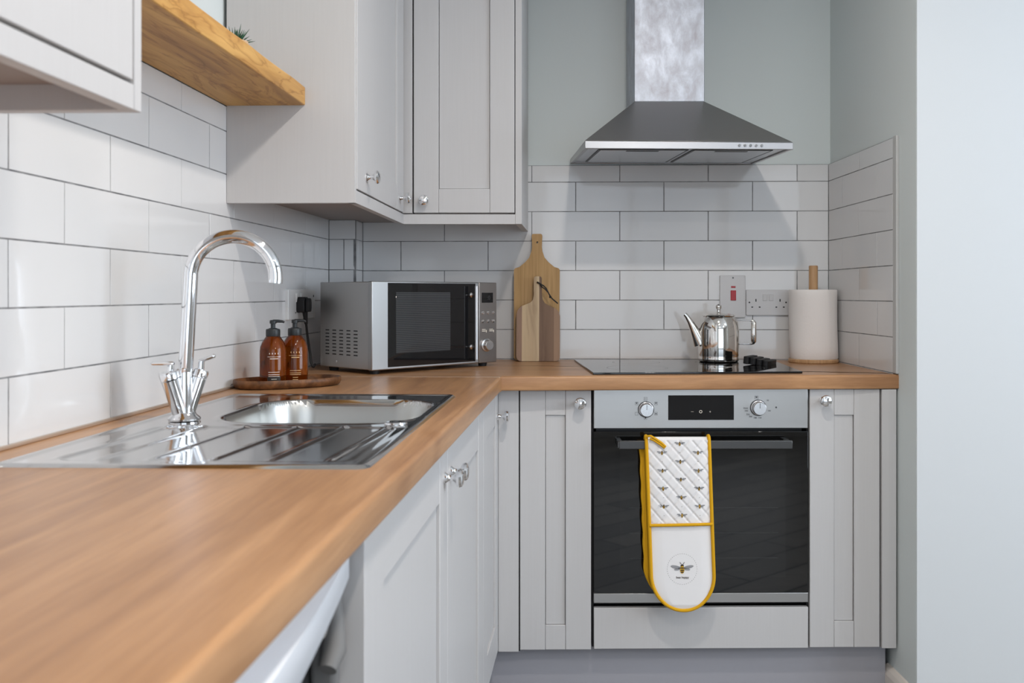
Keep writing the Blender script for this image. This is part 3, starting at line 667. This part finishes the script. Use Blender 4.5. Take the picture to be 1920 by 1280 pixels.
MB().tube([(0,-.020,-.020),(.003,-.021,-.040),(.006,-.022,-.058)], [.008,.0065,.0048], 12).build('strain_relief', 'rubber_black', pg)
pts = [(.006,-.022,-.056),(.012,-.023,-.085),(.018,-.026,-.12),(.020,-.030,-.150),(.015,-.034,-.175),(.012,-.040,-.1905),(.025,-.04,-.1915),(.05,-.037,-.187)]
def spline(pts, n=6):
    out = []
    P = [Vector(q) for q in pts]; P = [P[0]]+P+[P[-1]]
    for i in range(1, len(P)-2):
        for k in range(n):
            t_ = k/n; out.append(.5*((2*P[i])+(P[i+1]-P[i-1])*t_+(2*P[i-1]-5*P[i]+4*P[i+1]-P[i+2])*t_*t_+(3*P[i]-P[i-1]-3*P[i+1]+P[i+2])*t_**3))
    return out+[P[-1]]
MB().tube(spline(pts), .0036, 10).build('cable', 'rubber_black', pg)

# ------------------------------------------------------------------ microwave
AM = math.atan2(.3631, .3137)
mw = thing('microwave', 'stainless steel microwave with dark glass door, set diagonally in the corner', 'microwave', (-.5739, -.6417, ZW), AM)
mw.scale = (1.064, 0.833, 1)
WMW, DMW, Z0, Z1 = .451, .306, .0125, .2585
MB().box(.004, WMW-.004, .020, DMW, Z0, Z1).build('body', 'microwave_side', mw, bevel=.002)
b = MB()
for c_ in (.0962,.1372,.1792,.2200,.2613):
    for k in range(8): z = .1195-.00985*k; b.hexa([(.0034,c_-.0115,z-.0016),(.0046,c_-.0115,z-.0016),(.0046,c_+.0115,z-.0016),(.0034,c_+.0115,z-.0016),(.0034,c_-.0100,z+.0016),(.0046,c_-.0100,z+.0016),(.0046,c_+.0100,z+.0016),(.0034,c_+.0100,z+.0016)])
b.build('vents', 'rubber_black', mw, smooth=0)
MB().lathe([(0,-.0036),(.0035,-.0036),(.0035,-.0022),(0,-.0022)], 12, (0,0,0), 'x').build('screw', 'chrome', mw, (.0066,.205,.030))
for x, y in ((.03,.035),(.42,.035),(.03,.27),(.42,.27)): MB().lathe([(0,0),(.013,0),(.015,.0135),(0,.0135)], 20).build('foot', 'rubber_black', mw, (x,y,0))
dr = MB().box(0, .3800, 0, .022, Z0-.001, Z1+.001).build('door', 'door_steel', mw, bevel=.003, seg=3)
MB().box(.052, .3660, -.0008, .010, Z0+.006, Z1-.003).build('window_glass', 'black_glass', dr, bevel=.0004, seg=1)
MB().box(.0787, .270, -.0014, -.0006, .056, .229).build('inner_window', 'microwave_screen', dr, bevel=.0003, seg=1)
b = MB(); b.tube([(.3500,-.028,.026),(.3500,-.028,.248)], .0062, 16); hd = b.build('handle', 'lip_steel', dr)
for z in (.063, .221): MB().lathe([(0,0),(.0075,0),(.0085,.004),(.0065,.008),(.005,.012),(.005,.028),(0,.028)], 20, (0,0,0), 'y').build('handle_mount', 'chrome', hd, (.3500, -.001, z))
cpn = MB().box(.3805, WMW, 0, .022, Z0-.001, Z1+.001).build('control_panel', 'panel_steel', mw, bevel=.002)
MB().box(.391, .436, -.0012, .001, .197, .228).build('display', 'black_glass', cpn, bevel=.0005, seg=1)
text(cpn, ':0', .018, (.418, -.0016, .212), (PI/2,0,0), 'dark_steel')
for r_ in range(2):
    for c_ in range(3): MB().lathe([(0,0),(.0058,0),(.0052,.0028),(0,.0034)], 18, (0,0,0), 'y').build('button', 'chrome', cpn, (.3945+.0213*c_, 0, .1665-.0265*r_))
b = MB()
for x in (.392, .4215):
    b.box(x, x+.014, -.0006, .0004, .1135, .1155); b.box(x, x+.017, -.0006, .0004, .1085, .1105)
    b.box(x+.016, x+.018, -.0009, .0004, .105, .113)
b.build('printed_marks', 'print_pale', cpn, smooth=0)
MB().lathe([(0,0),(.0195,0),(.0200,.004),(.0165,.006),(.0160,.018),(.0145,.020),(0,.020)], 36, (0,0,0), 'y').build('dial', 'chrome_soft', cpn, (.4090, 0, .066))

# ------------------------------------------------------------------ sink
sx0, sx1, sy0, sy1 = -.765, -.270, -2.050, -1.172
SW, SH = sx1-sx0, sy1-sy0
sn = thing('sink', 'stainless steel inset sink with ribbed drainer', 'sink', ((sx0+sx1)/2, (sy0+sy1)/2, ZW))
bcx, bcy, bw_, bh_, br_ = -.4680, -1.4580, .345, .355, .095
def sdr(x, y, cx, cy, w_, h_, r): # signed distance to a rounded rectangle, negative inside
    qx, qy = abs(x-cx)-(w_/2-r), abs(y-cy)-(h_/2-r)
    return math.hypot(max(qx,0), max(qy,0)) + min(max(qx,qy),0) - r
def sst(a, b_, x): t = max(0, min(1, (x-a)/(b_-a))); return t*t*(3-2*t)
ribs = [(-.690,-.705),(-.630,-.650),(-.560,-.580),(-.4700,-.4960),(-.3920,-.4170),(-.320,-.336)]
def sinkz(x, y):
    e = -sdr(x, y, (sx0+sx1)/2, (sy0+sy1)/2, SW, SH, .018)
    z = .0045*sst(0, .006, e) - .0022*sst(.008, .022, e)
    # bead around drainer and bowl area
    di_ = sdr(x, y, (sx0+sx1)/2+.012, -1.842, SW-.085, .335, .03); z += -.0022*sst(.0, -.012, di_)
    if -2.01 < y < -1.665:
        t = (y+1.665)/-.345; fade = sst(0, .04, t)*sst(1, .90, t)
        for xa, xb in ribs:
            xr = xa + (xb-xa)*t; z += .0026*math.exp(-((x-xr)/.0050)**2)*fade
    db = sdr(x, y, bcx, bcy, bw_, bh_, br_)
    z += .0014*math.exp(-((db-.010)/.006)**2)
    z -= .150*sst(.004, -.030, db)**.8 if db < .004 else 0
    if db < -.03: z -= .006*min(1, (-db-.03)/.08)
    return z
def sg(u, v): x = sx0+SW*u; y = sy0+SH*v; return (x-(sx0+sx1)/2, y-(sy0+sy1)/2, sinkz(x, y))
def warp(t, n): return t
b = MB(); b.grid(sg, 150, 250)
# rounded outer corners: pull the boundary in
cxs = []
for i, (x, y, z) in enumerate(b.v):
    hx_, hy_, r = SW/2, SH/2, .018; qx, qy = abs(x)-(hx_-r), abs(y)-(hy_-r)
    if qx > 0 and qy > 0:
        L = math.hypot(qx, qy)
        if L > r: x = math.copysign(hx_-r+qx*r/L, x); y = math.copysign(hy_-r+qy*r/L, y); b.v[i] = (x, y, z)
b.m = [1 if min(b.v[i][2] for i in f) < -.012 else 0 for f in b.f]
o = b.build('basin', ['sink_steel', 'bowl_steel'], sn, smooth=60)
# skirt under the rim so that it is closed to the worktop
b = MB(); b.lathe([(0,.0),(.032,.0),(.034,.0015),(.026,.003),(.020,-.002),(0,-.004)], 32, (bcx-(sx0+sx1)/2, bcy-(sy0+sy1)/2, -.155)); b.build('drain', 'chrome', sn)
b = MB(); b.lathe([(.012,.0),(.018,.0),(.0195,.0015),(.0185,.004),(.014,.005),(.008,.0045),(0,.004)], 32, (-.3133-(sx0+sx1)/2, -1.642-(sy0+sy1)/2, .0018)); b.build('waste_knob', 'chrome', sn)

# ------------------------------------------------------------------ tap
tx, ty = -.6935, -1.606
tap = thing('tap', 'tall chrome swan neck mixer tap with two lever handles', 'tap', (tx, ty, ZW+.0035))
MB().lathe([(0,0),(.027,0),(.0275,.003),(.025,.006),(.021,.009),(.0185,.014),(0,.014)], 40).build('base_flange', 'chrome', tap)
# spout: vertical column, then a swan neck swung a little to the right
sp = []
zc = .2500; rr = .0725; dirx, diry = .985, .17; x0c = .011
for i in range(8): sp.append((x0c*(i/7), 0, .05+(zc-.05)*i/7))
for i in range(1, 29):
    a = PI - i/28*R(188); s_ = rr + rr*math.cos(a); sp.append((x0c+s_*dirx, s_*diry, zc+rr*.99*math.sin(a)))
MB().tube(sp, [.0124]*8+[.0122]*28, 28, up=(0,1,0)).build('spout', 'chrome', tap)
MB().lathe([(0,0),(.0138,0),(.0142,.002),(.0142,.012),(.0128,.0135),(0,.0135)], 28).build('collar', 'chrome', tap, (0,0,.078))
MB().tube([(0,0,.010),(0,0,.090)], [.0165,.0140], 28).build('body', 'chrome', tap)
for sg_, bx, by, r_ in ((-1, -.0185, -.020, .0160), (1, .0215, .016, .0130)):
    vo = MB().tube([(bx*.15,by*.15,.004),(bx*.55,by*.55,.040),(bx*.92,by*.92,.072)], [r_*.86,r_*.92,r_], 28).build('valve_body', 'chrome', tap)
    MB().tube([(bx*.93,by*.93,.0728),(bx*.94,by*.94,.0738),(bx*1.05,by*1.05,.083),(bx*1.08,by*1.08,.0862),(bx*1.09,by*1.09,.0868)], [r_*.96,r_*1.04,r_*1.04,r_*.92,r_*.6], 28).build('valve_cap', 'chrome', tap)
    if sg_ < 0: st, bar = [(-.0165,by,.083),(-.0155,by,.098)], [(-.0095,by,.1000),(-.012,by,.1000),(-.030,by,.1003),(-.047,by,.1000),(-.0495,by,.1000)]
    else: st, bar = [(.0225,by,.083),(.0240,by,.1020)], [(.0190,by,.1015),(.0215,by,.1022),(.034,by,.1065),(.0465,by,.1110),(.0485,by,.1116)]
    lv = MB(); lv.tube(st, [.0060,.0054], 16); lv.tube(bar, [.0030,.0056,.0056,.0058,.0035], 18, flat=.62); lv.build('lever', 'chrome', tap)


# ------------------------------------------------------------------ wooden tray and soap bottles
TA = R(36)
ty_ = thing('wooden_tray', 'oval dark wood tray under the soap bottles', 'tray', (-.7060, -.9680, ZW), TA)
L_, B_ = .130, .074
def oval(s, n=56):
    out = []
    for i in range(n):
        a = 2*PI*i/n; out.append((s*L_*math.copysign(abs(math.cos(a))**.85, math.cos(a)), (B_-(1-s)*L_)*math.copysign(abs(math.sin(a))**.85, math.sin(a))))
    return out
rings = [(.90,0),(.97,.004),(1.0,.012),(.995,.020),(.985,.0215),(.965,.0205),(.94,.012),(.90,.0065)]
b = MB(); n = 56; vs = []
for s_, h_ in rings: vs += [(x,y,h_) for x, y in oval(s_)]
b.add(vs, [(j*n+i, j*n+(i+1)%n, (j+1)*n+(i+1)%n, (j+1)*n+i) for j in range(len(rings)-1) for i in range(n)] + [tuple(range(n)), tuple((len(rings)-1)*n+i for i in range(n))])
b.build('tray_body', 'tray_wood', ty_, smooth=50)
def bottle(loc, label, rot, dark):
    t = thing('soap_bottle', label, 'bottle', loc, rot, 'amber soap bottles on the tray'); r0 = .0305
    MB().lathe([(0,0),(r0-.003,0),(r0,.003),(r0,.078),(r0-.0015,.088),(r0-.006,.100),(.0175,.110),(.0135,.115),(.0125,.117),(0,.117)], 48).build('bottle_body', 'amber', t)
    MB().lathe([(0,.112),(.0162,.112),(.0165,.113),(.0165,.126),(.0155,.1285),(.0105,.1295),(.0085,.131),(0,.131)], 32).build('collar', 'charcoal', t)
    b = MB(); b.lathe([(0,.130),(.0055,.130),(.0055,.141),(.0078,.1415),(.0078,.148),(.006,.1495),(0,.1495)], 24); b.tube([(0,0,.1465),(.012,0,.1470),(.022,0,.1462),(.026,0,.1440)], [.0042,.0036,.003,.0025], 10)
    b.build('pump', 'charcoal', t)
    # printed text lines wrapped on the front
    b = MB()
    def arcbar(a0, a1, z0, z1, rr=r0+.0003, k=6):
        for i in range(k):
            p, q_ = a0+(a1-a0)*i/k, a0+(a1-a0)*(i+1)/k
            b.add([(rr*math.cos(p),rr*math.sin(p),z0),(rr*math.cos(q_),rr*math.sin(q_),z0),(rr*math.cos(q_),rr*math.sin(q_),z1),(rr*math.cos(p),rr*math.sin(p),z1)], [(0,1,2,3)])
    c0 = -PI/2+.25
    for k in range(4): arcbar(c0-.36+.21*k, c0-.31+.21*k, .0715, .0750, k=1)
    arcbar(c0-.5, c0+.5, .0655, .0662); arcbar(c0-.30, c0+.30, .0605, .0622)
    for z in (.030, .0245, .0205): arcbar(c0-.42, c0+.42, z, z+.0011)
    for z in (.014, .009): arcbar(c0-.2, c0+.2, z, z+.0011)
    b.build('lettering', 'print_gold' if not dark else 'print_pale', t, smooth=0, recalc=False)
    t.scale = (1.02, 1.02, 1.035)
    if dark:
        b = MB(); arcbar(c0-.5, c0+.5, .002, .020, r0+.00015); b.build('label', 'label_black', t, smooth=0, recalc=False)
    return t
bottle((-.7370, -.9870, ZW+.0067), 'amber pump soap bottle nearer the tap, left of the pair on the tray', R(8), True)
bottle((-.7000, -.9340, ZW+.0067), 'amber pump soap bottle nearer the microwave, right of the pair on the tray', R(5), False)

# ------------------------------------------------------------------ corner wall unit
cw = thing('wall_cabinet', 'light grey L-shaped corner wall cabinet above the microwave', 'cabinet', (-.83, 0, 1.347))
zb = 0.0; HT = .95
ys = -1.043
def cwp(name, boxes, m='cabinet_grey', bev=.001):
    b = MB()
    for q_ in boxes: b.box(*q_)
    return b.build(name, m, cw, bevel=bev)
cwp('side_panel', [(.0005, .3045, ys, ys+.018, zb, HT)])
FX = .3065                                   # face of the left leg (world x -.5235)
frot = math.atan2(-.0125, .678)              # that face turns in by about one degree
b = MB()   # underside, raised 32 mm
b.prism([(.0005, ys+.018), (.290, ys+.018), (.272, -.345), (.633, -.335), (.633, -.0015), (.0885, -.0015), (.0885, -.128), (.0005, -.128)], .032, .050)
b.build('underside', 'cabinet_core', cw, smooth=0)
# pelmet rails below the doors
b = MB(); b.hexa([(FX-.018,ys+.0005,0),(FX,ys+.0005,0),(.2940,-.365,0),(.276,-.347,0),(FX-.018,ys+.0005,.030),(FX,ys+.0005,.030),(.2940,-.365,.030),(.276,-.347,.030)])
b.hexa([(.2940,-.365,0),(.6335,-.3535,0),(.6335,-.3355,0),(.276,-.347,0),(.2940,-.365,.030),(.6335,-.3535,.030),(.6335,-.3355,.030),(.276,-.347,.030)])
b.build('pelmet', 'cabinet_grey', cw, bevel=.0006)
cwp('end_panel', [(.6335, .6535, -.3545, -.0015, zb, HT)])
# inner carcass fronts
b = MB(); b.hexa([(FX-.040,ys+.02,.052),(FX-.024,ys+.02,.052),(.262,-.35,.052),(.246,-.35,.052),(FX-.040,ys+.02,HT),(FX-.024,ys+.02,HT),(.262,-.35,HT),(.246,-.35,HT)])
b.box(.262,.633,-.325,-.31,.052,HT); b.build('carcass', 'gap_shade', cw, smooth=0)  # black backing, painted shade behind the door gaps
fv = Vector((.2940-FX, -.365-ys)); fl = fv.length; fa = math.atan2(fv.y, fv.x)
dl = door(cw, (FX+fv.x*.012, ys+fv.y*.012, .0335), fa, fl*.985-.018, HT-.034, .205, .073, .112)
dl.location = (FX + .002, ys+.010, .0335)
knob(dl, .100, .040); knob(dl, .575, .037)
MB().box(.2885,.3195,-.3660,-.3480,.0335,HT).build('corner_strip', 'cabinet_grey', cw, bevel=.001)
MB().box(.3195,.3245,-.350,-.340,.0335,HT).build('gap_shade_strip', 'gap_shade', cw, smooth=0)  # black strip as painted shade between corner strip and door
dr_ = door(cw, (.3240, -.3640, .0345), R(1.2), .3075, HT-.034, .076, .073, .075); knob(dr_, .034, .036)
MB().box(.6318,.6334,-.352,-.340,.0335,HT).build('gap_shade_strip', 'gap_shade', cw, smooth=0)

# ------------------------------------------------------------------ near wall cabinet
nw = thing('wall_cabinet', 'light grey wall cabinet in the left foreground, cut by the photo edge', 'cabinet', (-.83, -2.153, 1.347))
b = MB(); b.box(.0005, .3150, -.018, 0, 0, .95); b.build('end_panel', 'cabinet_grey', nw, bevel=.001)
MB().box(.2965, .3146, -.95, -.0185, 0, .029).build('pelmet', 'cabinet_grey', nw, bevel=.0008)
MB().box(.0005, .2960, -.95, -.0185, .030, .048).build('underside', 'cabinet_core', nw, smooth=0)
MB().box(.0005, .2940, -.95, -.0185, .05, .95).build('carcass', 'gap_shade', nw, smooth=0)  # black in place of grey, painted shade for the gaps round the door
d = door(nw, (.3150, -.915, .0335), PI/2, .8935, .91, .085, .16, .30); knob(d, .77, .112)

# ------------------------------------------------------------------ shelf with a small plant
sh = thing('floating_shelf', 'chunky rustic wooden shelf between the wall cabinets on the left wall', 'shelf', (-.736, -1.598, 1.5755))
b = MB(); n = 30
def shp(s_, t_):  # slightly uneven board
    return 0
pf = [(-.0935,0),(.0925,0),(.0935,.002),(.0935,.0415),(.0905,.0445),(-.0935,.0445)]
vs = []
for i in range(n+1):
    y = -.5545 + 1.109*i/n; w1 = .0004*math.sin(y*17)+.0003*math.sin(y*41+1)
    vs += [(x + (w1 if x > 0 else 0), y, z + (.0006*math.sin(y*23+x*40) if z > .02 else 0)) for x, z in pf]
k = len(pf); b.add(vs, [(i*k+j, i*k+(j+1)%k, (i+1)*k+(j+1)%k, (i+1)*k+j) for i in range(n) for j in range(k)] + [tuple(range(k-1,-1,-1)), tuple(n*k+j for j in range(k))])
b.build('board', 'shelf_wood', sh, bevel=.0015)
pp = thing('potted_plant', 'small spiky green plant in a pale pot on the wooden shelf', 'plant', (-.702, -1.335, 1.6203))
MB().lathe([(0,0),(.020,0),(.022,.002),(.026,.026),(.0265,.028),(.024,.028),(.022,.022),(0,.022)], 32).build('pot', 'pot_clay', pp)
b = MB(); rnd = random.Random(3)
for i in range(46):
    a = rnd.uniform(0, 2*PI); el = rnd.uniform(.35, 1.45); L = rnd.uniform(.028, .044); p0 = Vector((.004*math.cos(a), .004*math.sin(a), .020))
    d1 = Vector((math.cos(a)*math.cos(el), math.sin(a)*math.cos(el), math.sin(el))); pts_ = [p0 + d1*L*t_ + Vector((0,0,-.010*t_*t_*(1-math.sin(el)))) for t_ in (0,.35,.7,1)]
    b.tube(pts_, [.0014,.0017,.0011,.0002], 5)
b.build('foliage', 'leaf_green', pp)

# ------------------------------------------------------------------ cooker hood
hd_ = thing('cooker_hood', 'stainless steel chimney cooker hood on the wall above the hob', 'cooker hood', (.30, 0, 1.56))
def hw_(pts): return [(x-.30, y, z-1.56) for x, y, z in pts]
FLy, FRy = -.490, -.490
flb, flt = (.0155, FLy, 1.5558), (.0155, FLy, 1.5785)
frb, frt = (.6145, FRy, 1.5500), (.6145, FRy, 1.5700)
blb, blt = (-.0328, -.001, 1.5785), (-.0328, -.001, 1.592)
brb, brt = (.590, -.001, 1.5735), (.590, -.001, 1.592)
b = MB()
def quadbox(a0, a1, a2, a3, t0, t1, t2, t3, mi=0): b.hexa(hw_([a0,a1,a2,a3,t0,t1,t2,t3]), mi)
# rim as four bars, open below
def lerp(p, q_, t): return tuple(p[i]+(q_[i]-p[i])*t for i in range(3))
cc = (.30, -.25)
def inset(p, s=.965): return (cc[0]+(p[0]-cc[0])*s, cc[1]+(p[1]-cc[1])*s, p[2])
for (p, pt, q_, qt) in ((flb,flt,frb,frt),(frb,frt,brb,brt),(brb,brt,blb,blt),(blb,blt,flb,flt)):
    quadbox(p, q_, inset(q_), inset(p), pt, qt, inset(qt), inset(pt))
b.build('rim', 'lip_steel', hd_, bevel=.0012)
# canopy
c0l, c0r = (.1700, -.300, 1.7296), (.3835, -.300, 1.7285)
b0l, b0r = (.160, -.001, 1.7296), (.3735, -.001, 1.7285)
b = MB(); ft = .0006
v = hw_([(flt[0],flt[1],flt[2]+ft),(frt[0],frt[1],frt[2]+ft),(brt[0],brt[1],brt[2]+ft),(blt[0],blt[1],blt[2]+ft), c0l, c0r, b0r, b0l])
b.hexa(v); b.build('canopy', 'hood_steel', hd_, bevel=.0012)
b = MB(); b.hexa(hw_([(.1690,-.302,1.7285),(.3845,-.302,1.7275),(.3745,-.001,1.7275),(.159,-.001,1.7285),(.1690,-.302,2.3995),(.3845,-.302,2.3995),(.3745,-.001,2.3995),(.159,-.001,2.3995)]))
o = b.build('chimney', 'chimney_steel', hd_, bevel=.0015); o['label'] = 'smeared stainless steel chimney'
# underside with two grease filters
def under(u, v_, dz=0):
    p0 = lerp(flb, frb, u); p1 = lerp(blb, brb, u); p = lerp(p0, p1, v_); return (p[0]-.30, p[1], p[2]-1.56+dz)
def slab(name, u0, u1, v0, v1, z0, z1, m, par):
    bb = MB(); bb.hexa([under(u0,v0,z0),under(u1,v0,z0),under(u1,v1,z0),under(u0,v1,z0),under(u0,v0,z1),under(u1,v0,z1),under(u1,v1,z1),under(u0,v1,z1)])
    return bb.build(name, m, par, bevel=.0006, seg=1)
slab('bottom_plate', .02, .98, .03, .97, .004, .008, 'filter_steel', hd_)
for u0, u1 in ((.075,.515),(.535,.925)):
    fr = slab('filter_frame', u0, u1, .10, .90, .0015, .004, 'charcoal', hd_)
    slab('filter', u0+.012, u1-.012, .115, .885, .0008, .003, 'filter_steel', fr)
    um = (u0+u1)/2; slab('filter_catch', um-.08, um+.08, .135, .175, .0000, .001, 'charcoal', fr)
for k in range(5):
    u = .742 + .0268*k; p0 = lerp(lerp(flb,flt,.5), lerp(frb,frt,.5), u)
    MB().lathe([(0,0),(.0042,0),(.0042,.004),(.0036,.005),(0,.005)], 18, (0,0,0), 'y').build('button', 'chrome', hd_, (p0[0]-.30, p0[1], p0[2]-1.56))

# ------------------------------------------------------------------ ceiling downlights (outside the frame, real fittings for the real light)
for i, (x, y, p_) in enumerate(LAMPS):
    t = thing('ceiling_light', ['round recessed ceiling light above the hob side of the kitchen', 'round recessed ceiling light above the camera', 'round recessed ceiling light by the window', 'round recessed ceiling light in the far room corner', 'round recessed ceiling light near the rear window'][i], 'ceiling light', (x, y, 2.3995))
    MB().lathe([(.047,0),(.055,0),(.054,-.004),(.048,-.004),(.047,0)], 32).build('bezel', 'chrome', t)
    MB().lathe([(0,0),(.046,0),(.046,-.001),(0,-.001)], 32).build('diffuser', 'lamp_glow', t)
